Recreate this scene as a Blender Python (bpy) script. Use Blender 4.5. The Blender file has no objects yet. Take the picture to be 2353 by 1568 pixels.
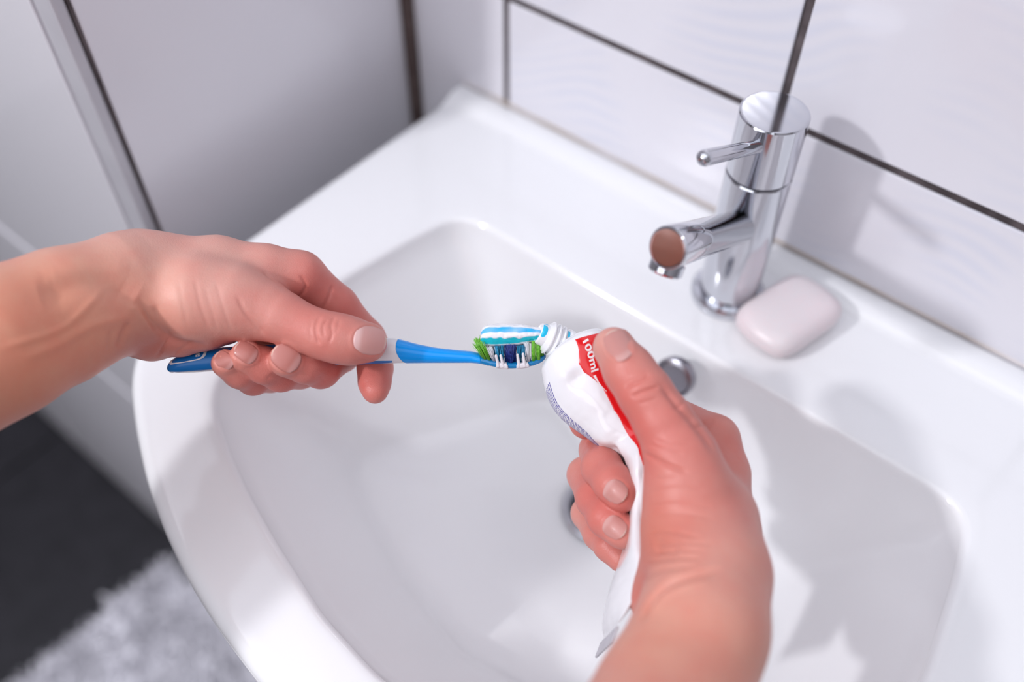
import bpy, bmesh, math, random
import numpy as np
from mathutils import Vector, Matrix, noise
from mathutils.bvhtree import BVHTree

# ------------------------------------------------------------------ camera
F = 2142.0; CX, CY = 1176.5, 784.0; OFFZ = 1.285      # floor at z = 0, camera 1.285 m above it
V2 = np.array([2798., -2614., F])
_nd = np.array([0., 1756., F]); EZ = -_nd / np.linalg.norm(_nd)
EY = V2 / np.linalg.norm(V2); EY = EY - EZ * (EY @ EZ); EY /= np.linalg.norm(EY)
EX = np.cross(EY, EZ)
if EX @ np.array([-4082., -2614., F]) > 0: EX = -EX
MW = np.array([EX, EY, EZ])
OFF = np.array([0., 0., OFFZ])
def P(u, v, d):
    """point of the room seen at pixel u, v at depth d (m)"""
    return MW @ (np.array([u - CX, v - CY, F]) * (d / F)) + OFF
def PN(uvd):
    uvd = np.asarray(uvd, float)
    c = np.stack([(uvd[:, 0] - CX), (uvd[:, 1] - CY), np.full(len(uvd), F)], 1) * (uvd[:, 2:3] / F)
    return c @ MW.T + OFF
def PROJ(W):
    c = (np.asarray(W) - OFF) @ MW
    return c[..., 0] / c[..., 2] * F + CX, c[..., 1] / c[..., 2] * F + CY, c[..., 2]
RIGHT = MW @ np.array([1., 0, 0]); UP = MW @ np.array([0., -1, 0]); FWD = MW @ np.array([0., 0, 1])

sc = bpy.context.scene
cam_d = bpy.data.cameras.new('camera'); cam = bpy.data.objects.new('camera', cam_d)
sc.collection.objects.link(cam); sc.camera = cam
cam.matrix_world = Matrix((( RIGHT[0], UP[0], -FWD[0], OFF[0]), (RIGHT[1], UP[1], -FWD[1], OFF[1]),
                           (RIGHT[2], UP[2], -FWD[2], OFF[2]), (0, 0, 0, 1)))
cam_d.sensor_width = 36; cam_d.lens = F / 2353 * 36; cam_d.clip_start = .01
cam_d.dof.use_dof = True; cam_d.dof.focus_distance = .447; cam_d.dof.aperture_fstop = 2.6

# ------------------------------------------------------------------ light
sc.view_settings.view_transform = 'Standard'; sc.view_settings.look = 'None'
sc.view_settings.gamma = 1; sc.view_settings.use_curve_mapping = False
sc.view_settings.exposure = 0.08
w = bpy.data.worlds.new('world'); sc.world = w; w.use_nodes = True
w.node_tree.nodes['Background'].inputs[0].default_value = (.80, .82, 1, 1)
w.node_tree.nodes['Background'].inputs[1].default_value = .3
def area(name, loc, tgt, sx, sy, power, col):
    l = bpy.data.lights.new(name, 'AREA'); l.shape = 'RECTANGLE'; l.size = sx; l.size_y = sy
    l.energy = power; l.color = col
    o = bpy.data.objects.new(name, l); sc.collection.objects.link(o)
    o.location = loc; o.rotation_euler = (Vector(tgt) - Vector(loc)).to_track_quat('-Z', 'Y').to_euler()
    return o
area('lamp_light', (-.91, -1.14, .83 + OFFZ), (-.15, .39, -.3 + OFFZ), .10, .10, 15.8, (.97, .965, 1))
area('ceiling_light', (-.35, -.50, 1.17 + OFFZ), (-.35, -.50, 0), 2.7, 1.7, 18.5, (.90, .935, 1))
area('front_fill_light', (-.30, -1.45, .45 + OFFZ), (-.25, .2, -.3 + OFFZ), 1.4, 1.0, 8.5, (.90, .93, 1))  # soft fill added behind the camera; no window stands there

# ------------------------------------------------------------------ helpers
C = sc.collection
def tag(o, label=None, cat=None, group=None, kind=None):
    if label: o['label'] = label
    if cat: o['category'] = cat
    if group: o['group'] = group
    if kind: o['kind'] = kind
    return o
def empty(name, loc=(0, 0, 0)):
    o = bpy.data.objects.new(name, None); C.objects.link(o); o.location = loc
    o.empty_display_size = .02
    return o
def obj(name, verts, faces, mat, parent=None, smooth=True):
    me = bpy.data.meshes.new(name)
    me.from_pydata([tuple(map(float, v)) for v in verts], [], [tuple(map(int, f)) for f in faces])
    return link(name, me, mat, parent, smooth)
def link(name, me, mat, parent=None, smooth=True):
    o = bpy.data.objects.new(name, me); C.objects.link(o)
    if mat is not None and not me.materials: me.materials.append(mat)
    if smooth: me.shade_smooth()
    if parent is not None:
        o.parent = parent
        l = Vector((0, 0, 0)); p = parent
        while p is not None: l += p.location; p = p.parent
        me.transform(Matrix.Translation(-l))
    return o
def bmobj(name, bm, mat, parent=None, smooth=True):
    bmesh.ops.recalc_face_normals(bm, faces=bm.faces)
    me = bpy.data.meshes.new(name); bm.to_mesh(me); bm.free()
    return link(name, me, mat, parent, smooth)
def grid_faces(nr, nc, closed=True, off=0):
    f = []
    for i in range(nr - 1):
        for j in range(nc if closed else nc - 1):
            a = off + i * nc + j; b = off + i * nc + (j + 1) % nc
            f.append((a, b, b + nc, a + nc))
    return f
def fix(o):
    bm = bmesh.new(); bm.from_mesh(o.data); bmesh.ops.recalc_face_normals(bm, faces=bm.faces)
    bm.to_mesh(o.data); bm.free(); o.data.shade_smooth(); return o
def frame(d):
    d = np.asarray(d, float); d = d / np.linalg.norm(d)
    a = np.array([0, 0, 1.]) if abs(d[2]) < .9 else np.array([1., 0, 0])
    x = np.cross(a, d); x /= np.linalg.norm(x); return x, np.cross(d, x), d
def lathe(name, base, axis, prof, mat, parent=None, n=48, cap=True, smooth=True, angle=None):
    """prof: (distance along axis, radius)"""
    x, y, d = frame(axis); base = np.asarray(base, float); vs = []
    for (h, r) in prof:
        for k in range(n):
            t = 2 * math.pi * k / n; vs.append(base + d * h + r * (x * math.cos(t) + y * math.sin(t)))
    fs = grid_faces(len(prof), n)
    if cap:
        fs.append(tuple(range(n))[::-1]); fs.append(tuple(range((len(prof) - 1) * n, len(prof) * n)))
    o = obj(name, vs, fs, mat, parent, smooth); fix(o)
    if smooth:
        bm = bmesh.new(); bm.from_mesh(o.data)
        for e in bm.edges:
            if len(e.link_faces) == 2 and e.calc_face_angle(0) > math.radians(angle or 35): e.smooth = False
        bm.to_mesh(o.data); bm.free()
    return o
def box(name, lo, hi, mat, parent=None, bev=0., seg=2):
    bm = bmesh.new(); bmesh.ops.create_cube(bm, size=1)
    for v in bm.verts:
        v.co = Vector([(lo[k] + hi[k]) / 2 + v.co[k] * (hi[k] - lo[k]) for k in range(3)])
    if bev: bmesh.ops.bevel(bm, geom=bm.edges[:], offset=bev, segments=seg, affect='EDGES', profile=.5)
    o = bmobj(name, bm, mat, parent, False)
    return o
def lerp(a, b, t): return a + (b - a) * t
def sstep(a, b, x):
    t = np.clip((x - a) / (b - a), 0, 1); return t * t * (3 - 2 * t)
def catmull(ctrl, n):
    """smooth resampling of rows of ctrl (non-closed)"""
    ctrl = np.asarray(ctrl, float); m = len(ctrl)
    t = np.linspace(0, m - 1, n); i = np.clip(t.astype(int), 0, m - 2); f = (t - i)[:, None]
    p0 = ctrl[np.clip(i - 1, 0, m - 1)]; p1 = ctrl[i]; p2 = ctrl[i + 1]; p3 = ctrl[np.clip(i + 2, 0, m - 1)]
    return .5 * ((2 * p1) + (-p0 + p2) * f + (2 * p0 - 5 * p1 + 4 * p2 - p3) * f**2 + (-p0 + 3 * p1 - 3 * p2 + p3) * f**3)

# ------------------------------------------------------------------ materials
def mat(name, col, rough=.4, metal=0., spec=.5, coat=0., **k):
    m = bpy.data.materials.new(name); m.use_nodes = True; b = m.node_tree.nodes['Principled BSDF']
    b.inputs['Base Color'].default_value = (*col, 1); b.inputs['Roughness'].default_value = rough
    b.inputs['Metallic'].default_value = metal; b.inputs['Specular IOR Level'].default_value = spec
    b.inputs['Coat Weight'].default_value = coat; b.inputs['Coat Roughness'].default_value = .05
    for kk, v in k.items(): b.inputs[kk.replace('_', ' ')].default_value = v
    return m
def N(m, t, **k):
    n = m.node_tree.nodes.new(t)
    for a, v in k.items(): setattr(n, a, v)
    return n
def L(m, a, b): m.node_tree.links.new(a, b)
def BS(m): return m.node_tree.nodes['Principled BSDF']
def noise_mix(m, c1, c2, scale, detail=3, lo=.35, hi=.65, inp='Base Color', dist=0):
    tc = N(m, 'ShaderNodeTexCoord'); nz = N(m, 'ShaderNodeTexNoise'); nz.inputs['Scale'].default_value = scale
    nz.inputs['Detail'].default_value = detail; nz.inputs['Distortion'].default_value = dist
    L(m, tc.outputs['Object'], nz.inputs['Vector'])
    r = N(m, 'ShaderNodeMapRange'); r.inputs[1].default_value = lo; r.inputs[2].default_value = hi
    L(m, nz.outputs['Fac'], r.inputs[0])
    mx = N(m, 'ShaderNodeMix', data_type='RGBA')
    mx.inputs['A'].default_value = (*c1, 1); mx.inputs['B'].default_value = (*c2, 1)
    L(m, r.outputs[0], mx.inputs['Factor']); L(m, mx.outputs['Result'], BS(m).inputs[inp])
    return mx, nz, tc
def add_bump(m, src, strength=.2, dist=.001):
    b = N(m, 'ShaderNodeBump'); b.inputs['Strength'].default_value = strength; b.inputs['Distance'].default_value = dist
    L(m, src, b.inputs['Height']); L(m, b.outputs[0], BS(m).inputs['Normal']); return b

M_ceramic = mat('glazed_ceramic', (.92, .925, .94), .12, spec=.5, coat=.3)
M_chrome = mat('chrome', (.62, .63, .67), .07, 1.)
M_chrome_dull = mat('brushed_chrome', (.50, .50, .54), .28, 1.)
M_grout = mat('dark_grout', (.17, .145, .15), .8); noise_mix(M_grout, (.055, .042, .045), (.13, .105, .11), 60)
M_groutw = mat('pale_grout', (.60, .58, .62), .8); noise_mix(M_groutw, (.55, .53, .57), (.66, .64, .68), 60)
M_paint = mat('painted_wall', (.78, .77, .80), .7); noise_mix(M_paint, (.76, .75, .78), (.80, .79, .82), 6)

M_paintd = mat('taupe_painted_wall', (.40, .38, .39), .7); noise_mix(M_paintd, (.37, .35, .36), (.43, .41, .42), 6)
def tile_mat(name, col, pattern):
    m = mat(name, col, .16, spec=.5, coat=.2)
    tc = N(m, 'ShaderNodeTexCoord')
    if pattern:
        # feathered arcs of a printed relief decor sweeping over the tile
        mp = N(m, 'ShaderNodeMapping'); mp.inputs['Location'].default_value = pattern; L(m, tc.outputs['Object'], mp.inputs[0])
        nz = N(m, 'ShaderNodeTexNoise'); nz.inputs['Scale'].default_value = 9; nz.inputs['Detail'].default_value = 1
        L(m, mp.outputs[0], nz.inputs['Vector'])
        ad = N(m, 'ShaderNodeVectorMath', operation='MULTIPLY_ADD'); ad.inputs[1].default_value = (.06, .06, .06)
        L(m, nz.outputs['Color'], ad.inputs[0]); L(m, mp.outputs[0], ad.inputs[2])
        wv = N(m, 'ShaderNodeTexWave', wave_type='RINGS', rings_direction='SPHERICAL'); wv.inputs['Scale'].default_value = 34
        wv.inputs['Distortion'].default_value = 0; L(m, ad.outputs[0], wv.inputs['Vector'])
        nz2 = N(m, 'ShaderNodeTexNoise'); nz2.inputs['Scale'].default_value = 13; nz2.inputs['Detail'].default_value = 1
        L(m, tc.outputs['Object'], nz2.inputs['Vector'])
        rr = N(m, 'ShaderNodeMapRange'); rr.inputs[1].default_value = .42; rr.inputs[2].default_value = .62
        L(m, nz2.outputs['Fac'], rr.inputs[0])
        pw = N(m, 'ShaderNodeMath', operation='MULTIPLY'); L(m, wv.outputs['Fac'], pw.inputs[0]); L(m, rr.outputs[0], pw.inputs[1])
        mx = N(m, 'ShaderNodeMix', data_type='RGBA'); mx.inputs['A'].default_value = (*col, 1)
        mx.inputs['B'].default_value = (col[0] * .93, col[1] * .95, col[2] * .985, 1)
        L(m, pw.outputs[0], mx.inputs['Factor']); L(m, mx.outputs['Result'], BS(m).inputs['Base Color'])
        add_bump(m, pw.outputs[0], .10, .0005)
    else:
        nz = N(m, 'ShaderNodeTexNoise'); nz.inputs['Scale'].default_value = 14; nz.inputs['Detail'].default_value = 1
        L(m, tc.outputs['Object'], nz.inputs['Vector']); add_bump(m, nz.outputs['Fac'], .1, .0006)
    return m
M_tile = tile_mat('white_wall_tile', (.80, .785, .83), None)
M_tile_decor = tile_mat('white_relief_tile', (.80, .79, .84), (-.12, 0, .10))
M_floor = mat('anthracite_floor_tile', (.014, .013, .018), .45); noise_mix(M_floor, (.010, .0095, .014), (.017, .016, .022), 25)
M_fgrout = mat('floor_grout', (.05, .048, .056), .8); noise_mix(M_fgrout, (.028, .026, .032), (.038, .036, .042), 40)
M_rug = mat('grey_shag_pile', (.5, .49, .52), .95); noise_mix(M_rug, (.70, .69, .74), (.92, .91, .96), 18)

# ------------------------------------------------------------------ room
YW = .447; ZR = -.435 + OFFZ; XB = -.4729; YB = .19
TOP = 1.20 + OFFZ; XL, XR, YF = -2.0, 1.15, -1.5
def struct(o): o['kind'] = 'structure'; return o
wb = struct(box('wall_back', (XL, YW + .0022, 0), (XR, YW + .12, TOP), M_grout))
struct(box('wall_right', (XR, YF, 0), (XR + .1, YW + .12, TOP), M_paintd))
struct(box('wall_front', (XL, YF - .1, 0), (XR, YF, TOP), M_paintd))
wl = struct(box('wall_left', (XL, YB + .008, 0), (XB - .008, YW + .008, TOP), M_groutw))   # boxed-in pipe shaft beside the basin
struct(box('wall_left_side', (XL - .1, YF, 0), (XL, YW + .12, TOP), M_paintd))
struct(box('ceiling', (XL, YF, TOP), (XR, YW + .12, TOP + .1), M_paint))
fl = struct(box('floor', (XL, YF, -.1), (XR, YW + .12, -.006), M_fgrout))
G = .0027
# back wall tiles: .2095 wide, joints at z = -.3427
TW = .2095; xj = -.3758; zj = -.3427 + OFFZ; TH = .30
col_edges = [XB] + [xj + TW * i for i in range(0, 8)]
row_edges = [zj - 2 * TH, zj - TH, zj, zj + TH, zj + 2 * TH]
for r in range(len(row_edges) - 1):
    for c in range(len(col_edges) - 1):
        x0, x1 = col_edges[c] + G, min(col_edges[c + 1] - G, XR)
        if c == 0: x0 = col_edges[0] + .0065
        if x1 - x0 < .02: continue
        box('tile', (x0, YW, row_edges[r] + G), (x1, YW + .0024, row_edges[r + 1] - G),
            M_tile_decor if r >= 2 or (r == 1 and c > 0) else M_tile, wb, .0009)
# shaft: side panel (facing +x) and front panels (facing the room)
zr = [.0, .484, .658, 1.36, 2.2]
M_corner = mat('brown_corner_joint', (.10, .065, .055), .7); noise_mix(M_corner, (.08, .05, .045), (.13, .09, .08), 60)
struct(box('trim_3', (XB - .0075, YW - .0070, 0), (XB + .0062, YW + .002, TOP - .01), M_corner))
for i in range(len(zr) - 1):
    if zr[i + 1] > 1.2 and zr[i] < 1.0 or zr[i] >= 1.3:
        box('tile', (XB - .008, YB + .011, zr[i] + G), (XB, YW - .0075, zr[i + 1] - G), M_tile, wl, .0009)
    else:
        box('tile', (XB - .008, YB + .011, zr[i] + G), (XB, YW - .0075, zr[i + 1] - G), M_tile, wl, .0009)
    for (xa, xb_) in ((XB - .60, XB - .0225), (XB - 1.2, XB - .60)):
        box('tile', (xa + .004, YB, zr[i] + .004), (xb_ - G, YB + .0085, zr[i + 1] - .004), M_tile, wl, .0012)
# corner trim and its dark joints
M_trim = mat('grey_corner_trim', (.56, .55, .59), .3); noise_mix(M_trim, (.54, .53, .57), (.58, .57, .61), 30)
struct(box('trim_1', (XB - .0225, YB + .0005, 0), (XB - .0005, YB + .0088, TOP - .01), M_trim, None, .002))
struct(box('trim_2', (XB - .0015, YB + .009, 0), (XB + .0003, YB + .0108, TOP - .01), M_grout))
# floor tiles
fx = [-1.78 + .33 * i for i in range(9)]; fy = [-1.46 + .33 * i for i in range(7)]
for i in range(len(fx) - 1):
    for j in range(len(fy) - 1):
        x1 = min(fx[i + 1], XR); y1 = min(fy[j + 1], YB if fx[i] < XB else YW)
        if y1 - fy[j] < .05: continue
        if fx[i] < XB < fx[i + 1] and fy[j + 1] > YB: y1 = YB
        box('floor_tile', (fx[i] + .003, fy[j] + .003, -.008), (x1 - .003, y1 - .003, 0), M_floor, fl, .001)

# rug: backing with shaggy pile
rug = empty('rug', (-.42, -.2, .001))
tag(rug, 'light grey shaggy bath rug lying on the dark floor tiles', 'rug')
box('backing', (-.79, -.62, .001), (.05, .150, .020), M_rug, rug, .003)
rng = np.random.default_rng(5)
n = 14000
bx_ = rng.uniform(-.797, .055, n); by_ = rng.uniform(-.20, .157, n); hh = rng.uniform(.012, .020, n)
vs, fs = [], []
for i in range(n):
    a = rng.uniform(0, 6.28); dx, dy = math.cos(a) * .0035, math.sin(a) * .0035
    lx, ly = rng.normal(0, .008, 2)
    b = np.array([bx_[i], by_[i], .012 if -.788 < bx_[i] < .045 and by_[i] < .147 else .003]); t = b + (lx, ly, hh[i]); k = len(vs)
    vs += [b + (dx, dy, 0), b - (dx, dy, 0), t - (dx * .6, dy * .6, 0), t + (dx * .6, dy * .6, 0)]; fs.append((k, k + 1, k + 2, k + 3))
tag(obj('pile', vs, fs, M_rug, rug, False), kind='stuff')

# ------------------------------------------------------------------ washbasin
XC = -.1475
def ring_poly(left, rounding=24):
    """closed ring from control points of the left half (back centre -> front centre), mirrored"""
    l = np.asarray(left, float); r = l[::-1].copy(); r[:, 0] = 2 * XC - r[:, 0]
    return np.vstack([l, r])
def star(poly, cen, n, k=1):
    """sample a polygon at n angles around cen, then soften its corners"""
    th = np.linspace(0, 2 * np.pi, n, endpoint=False) + np.pi / 2
    out = np.zeros((n, 2)); a = poly; b = np.roll(poly, -1, 0)
    for i, t in enumerate(th):
        d = np.array([math.cos(t), math.sin(t)]); e = b - a; o = a - cen
        den = d[0] * e[:, 1] - d[1] * e[:, 0]
        with np.errstate(divide='ignore', invalid='ignore'):
            s = (o[:, 0] * e[:, 1] - o[:, 1] * e[:, 0]) / den
            q = (o[:, 0] * d[1] - o[:, 1] * d[0]) / den
        ok = (q >= -1e-9) & (q <= 1 + 1e-9) & (s > 0)
        out[i] = cen + d * (np.max(s[ok]) if ok.any() else .1)
    for _ in range(k): out = (np.roll(out, 1, 0) + 2 * out + np.roll(out, -1, 0)) / 4
    return out
NB = 288; CEN = np.array([XC, .235])
outer = ring_poly([(XC, .4455), (-.30, .4455), (-.405, .4455), (-.4215, .438), (-.4215, .35), (-.4215, .25), (-.4215, .19), (-.4160, .155), (-.4030, .130),
                   (-.3850, .1105), (-.3560, .093), (-.3240, .0765), (-.2930, .064), (-.2600, .054), (-.2240, .0465), (-.1860, .0415), (XC, .040)])
inner = ring_poly([(XC, .3430), (-.25, .3430), (-.315, .3430), (-.3300, .333), (-.3380, .30), (-.3460, .25), (-.3500, .20), (-.3505, .165), (-.3440, .142),
                   (-.3300, .1270), (-.3000, .1130), (-.2700, .1020), (-.2350, .0920), (-.19, .0810), (XC, .077)])
floor_ = ring_poly([(XC, .334), (-.20, .333), (-.235, .325), (-.252, .30), (-.272, .25), (-.286, .21), (-.290, .190), (-.280, .178), (-.25, .163), (-.20, .145), (XC, .135)])
ro = star(outer, CEN, NB, 5); ri = star(inner, CEN, NB, 5); rf = star(floor_, CEN, NB, 10)
drc = np.array([XC - .006, .282])
def inset(ring, d):
    t = np.roll(ring, -1, 0) - np.roll(ring, 1, 0); t /= np.linalg.norm(t, axis=1)[:, None]
    nrm = np.stack([-t[:, 1], t[:, 0]], 1)
    if ((CEN - ring) * nrm).sum() < 0: nrm = -nrm
    return ring + nrm * d
rings = []
def addr(xy, z): rings.append(np.column_stack([xy, np.full(NB, z) if np.isscalar(z) else z]))
shr = lambda q, s: CEN + (q - CEN) * s
addr(shr(ro, .42), ZR - .165); addr(shr(ro, .62), ZR - .135); addr(shr(ro, .82), ZR - .075); addr(shr(ro, .93), ZR - .040)
addr(inset(ro, .004), ZR - .032)
for a in np.linspace(0, 1, 7):                      # rounded outer lip
    ang = a * math.pi / 2; R = .009
    yy = ro[:, 1]; Rv = np.where(yy > .43, .003, R)
    q = inset(ro, 0) ; t = Rv * (1 - math.cos(ang))
    nr = inset(ro, 1.0) - ro
    rings.append(np.column_stack([ro + nr * t[:, None], ZR - Rv * (1 - math.sin(ang)) - (0.0)]))
def lipz(xy): return ZR + .0035 * sstep(.4235, .4305, xy[:, 1])        # raised strip along the wall
for s in (.12, .25, .4, .55, .7, .85): 
    q = lerp(inset(ro, .009), ri, s); rings.append(np.column_stack([q, lipz(q)]))
# extra density for the wall strip comes from subdivision below
for a in np.linspace(0, 1, 6):
    ang = a * math.pi / 2; R = .006
    q = inset(ri, -.002 + R * math.sin(ang) * .9); rings.append(np.column_stack([q, np.full(NB, ZR - R * (1 - math.cos(ang)))]))
rfz = ZR - .112 + .030 * sstep(.30, .15, rf[:, 1])                    # floor of the bowl rises towards the front
top_in = inset(ri, .0045)
for s in (.10, .25, .45, .65, .82, .94):
    q = lerp(top_in, rf, s); z = lerp(ZR - .008, rfz, s); rings.append(np.column_stack([q, z]))
rings.append(np.column_stack([rf, rfz - .001]))
dr = np.stack([drc[0] + .0275 * np.cos(np.linspace(0, 2 * np.pi, NB, endpoint=False) + np.pi / 2), drc[1] + .0275 * np.sin(np.linspace(0, 2 * np.pi, NB, endpoint=False) + np.pi / 2)], 1)
for s in (.06, .15, .3, .5, .7, .88, 1.0):
    q = lerp(rf, dr, s); z = lerp(rfz - .002, ZR - .1305, s ** .8); rings.append(np.column_stack([q, z]))
dr2 = drc + (dr - drc) * .8
rings.append(np.column_stack([dr2, np.full(NB, ZR - .136)])); rings.append(np.column_stack([dr2, np.full(NB, ZR - .160)]))
V = np.vstack(rings); fs = grid_faces(len(rings), NB)
fs.append(tuple(range(NB))); fs.append(tuple(range((len(rings) - 1) * NB, len(rings) * NB))[::-1])
basin = empty('washbasin', (XC, YW, ZR))
tag(basin, 'large white ceramic washbasin with a rounded front, fixed to the tiled wall', 'washbasin')
bo = obj('bowl', V, fs, M_ceramic, basin); fix(bo)
# raised strip along the wall edge (upstand moulded into the deck)
st = []
xs = np.linspace(-.4175, 2 * XC + .4175, 120)
pf = [(.4452, -.002), (.4452, .0042), (.4440, .0050), (.4340, .0050), (.4305, .0044), (.4270, .0024), (.4240, .0008), (.4210, .0001), (.418, -.001)]
vs = [(x, y, ZR + z) for (y, z) in pf for x in xs]
fix(obj('upstand', vs, grid_faces(len(pf), len(xs), False), M_ceramic, basin))
vs_ = []; M_seal = mat('aged_sealant', (.36, .27, .19), .5); noise_mix(M_seal, (.40, .30, .20), (.74, .69, .69), 9)
for k in range(121):
    x = -.4190 + .0045 * k
    for a in range(5):
        t = math.pi / 2 * a / 4; vs_.append((x, YW - .0012 * math.cos(t) + .0004, ZR + .0048 + .0022 * math.sin(t)))
fix(obj('sealant', vs_, grid_faces(121, 5, False), M_seal, basin))
# overflow cap on the rear bowl wall and drain
M_over = mat('dull_metal', (.36, .36, .40), .3, 1.)
ov = P(1549, 868, .556); onrm = np.array([0, -.90, .40])
lathe('overflow_ring', ov - onrm * .004, onrm, [(0, .0125), (.0045, .0128), (.0062, .0122), (.0066, .0112), (.0052, .0102), (.0046, .010), (.0050, .0088), (.0052, .0080), (.0052, .006)], M_over, basin, 48, True)
lathe('drain_ring', (drc[0], drc[1], ZR - .137), (0, 0, 1), [(0, .021), (.0065, .0265), (.0085, .027), (.0092, .0255), (.0085, .023), (.004, .020), (.002, .018)], M_chrome_dull, basin, 64, False)
lathe('drain_plug', (drc[0], drc[1], ZR - .137), (0, 0, 1), [(0, .016), (.007, .0175), (.009, .0165), (.0105, .012), (.011, .0)], M_chrome, basin, 64, False)

# ------------------------------------------------------------------ tap
TX, TY = XC, .39
tap = empty('basin_tap', (TX, TY, ZR))
tag(tap, 'chrome cylindrical mixer tap with a raised spout standing on the basin ledge', 'tap')
z0 = np.array([TX, TY, ZR]); tr = .0182
lathe('base_ring', z0, (0, 0, 1), [(0, .0222), (.002, .0228), (.0052, .0228), (.0072, .0215), (.0076, .0185)], M_chrome, tap, 64)
zs = -.3345 + OFFZ
lathe('body', z0 + (0, 0, .006), (0, 0, 1), [(0, tr), (zs - ZR - .0068, tr), (zs - ZR - .006, tr - .0006)], M_chrome, tap, 96)
lathe('gap_ring', (TX, TY, zs - .001), (0, 0, 1), [(0, tr - .0014), (.0025, tr - .0014)], mat('shadow_gap', (.10, .10, .12), .4), tap, 64)
lathe('cap', (TX, TY, zs + .0012), (0, 0, 1), [(0, tr - .0005), (.0008, tr + .0001), (.0370, tr + .0001), (.0378, tr - .0005), (.0380, tr - .0012), (.0380, tr - .0016), (.0380, tr - .003)], M_chrome, tap, 96)
def rod(name, a, b, r, end, m, par, n=48):
    a = np.array(a); b = np.array(b); Ln = np.linalg.norm(b - a)
    if end == 'ball':
        pr = [(0, r), (Ln - r, r)] + [(Ln - r + r * math.sin(t), r * math.cos(t)) for t in np.linspace(.1, math.pi / 2, 10)]
    else: pr = [(0, r), (Ln - .0009, r), (Ln - .0003, r - .0003), (Ln, r - .0009), (Ln, r - .0012), (Ln, r - .002)]
    return lathe(name, a, b - a, pr, m, par, n, True)
lt = np.array([-.1380, .295, -.2605 + OFFZ]); lr = np.array([TX, TY, -.3165 + OFFZ])
rod('lever', lr, lt, .0037, 'ball', M_chrome, tap)
stp = np.array([-.1269, .2551, -.2769 + OFFZ]); srt = np.array([TX, TY, -.3753 + OFFZ])
sd = (stp - srt) / np.linalg.norm(stp - srt)
sx_, sy_, _ = frame(sd); cutn = np.array([-.255, -.885, .39]); cutn /= np.linalg.norm(cutn); vs = []; n96 = 96
def cut_ring(r, back):
    out = []
    for k in range(n96):
        t = 2 * math.pi * k / n96; o_ = r * (sx_ * math.cos(t) + sy_ * math.sin(t))
        out.append(stp + o_ - sd * ((o_ @ cutn) / (sd @ cutn) + back))
    return out
for k in range(n96):
    t = 2 * math.pi * k / n96; vs.append(srt + .0094 * (sx_ * math.cos(t) + sy_ * math.sin(t)))
vs += cut_ring(.0094, .0012) + cut_ring(.0092, .0004) + cut_ring(.0088, .00005) + cut_ring(.0086, 0) + cut_ring(.0075, 0)
so = obj('spout', vs, grid_faces(6, n96) + [tuple(range(n96))[::-1], tuple(range(5 * n96, 6 * n96))], M_chrome, tap); fix(so)
ae = stp - sd * .0120
dn = np.array([0, 0, -1.]) - sd * (np.array([0, 0, -1.]) @ sd); dn /= np.linalg.norm(dn)
lathe('aerator', ae + dn * .0075, dn, [(0, .0078), (.0045, .0078), (.0055, .0068), (.0055, .0055), (.0035, .005)], M_chrome, tap, 48)

# ------------------------------------------------------------------ soap
M_soap = mat('pinkish_white_soap', (.86, .78, .80), .35, Subsurface_Weight=.3); BS(M_soap).inputs['Subsurface Radius'].default_value = (.01, .006, .006)
nz_ = noise_mix(M_soap, (.86, .79, .805), (.88, .77, .79), 30)
soap = bpy.data.objects.new('soap_bar', bpy.data.meshes.new('soap_bar'))
bm = bmesh.new(); bmesh.ops.create_cube(bm, size=2)
bmesh.ops.subdivide_edges(bm, edges=bm.edges[:], cuts=14, use_grid_fill=True)
for v in bm.verts:
    x, y, z = v.co
    p = 5.; rr = (abs(x)**p + abs(y)**p) ** (1 / p); rr = max(rr, 1e-6)
    # pillow: rounded rectangle outline with a domed thickness
    m_ = max(abs(x), abs(y), 1e-6); sx, sy = x / rr * m_ , y / rr * m_
    edge = np.clip(1 - m_ ** 3.2, 0, 1)
    hz = .38 + .62 * edge ** .6
    if abs(z) < .999: bulge = 1 + .03 * (1 - z * z)
    else: bulge = 1
    v.co = (sx * (.0310 - .0022 * abs(y)) * bulge, sy * .0208 * bulge, z * .0105 * hz)
bmesh.ops.smooth_vert(bm, verts=bm.verts, factor=.5)
bmesh.ops.smooth_vert(bm, verts=bm.verts, factor=.5)
bm.to_mesh(soap.data); bm.free(); soap.data.shade_smooth(); soap.data.materials.append(M_soap); C.objects.link(soap)
soap.location = (-.1065, .3905, ZR + .0100); soap.rotation_euler = (0, 0, math.radians(77))
tag(soap, 'pale pinkish white rounded bar of soap on the ledge beside the tap', 'soap')

# ------------------------------------------------------------------ skin surfaces grown from bones
def cone_d(p, a, b, ra, rb):
    ba = b - a; q = p - a; h = np.clip((q @ ba) / max(ba @ ba, 1e-12), 0, 1)
    return np.linalg.norm(q - h[:, None] * ba, axis=1) - (ra + (rb - ra) * h)
def smin(a, b, k):
    h = np.maximum(k - np.abs(a - b), 0) / k
    return np.minimum(a, b) - h * h * h * k / 6
class Chain:
    """smoothly blended run of tapering bones; pts rows: (u, v, depth, radius in cm)"""
    def __init__(s, pts, k=.004):
        a = np.asarray(pts, float); s.p = PN(a[:, :3]); s.r = a[:, 3] / 100; s.k = k
    def seg(s, x, i): return cone_d(x, s.p[i], s.p[i + 1], s.r[i], s.r[i + 1])
    def __call__(s, x):
        d = s.seg(x, 0)
        for i in range(1, len(s.p) - 1): d = smin(d, s.seg(x, i), s.k)
        return d
def body_field(chains, ks, x):
    d = chains[0](x)
    for c, k in zip(chains[1:], ks): d = smin(d, c(x), k)
    return d
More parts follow.
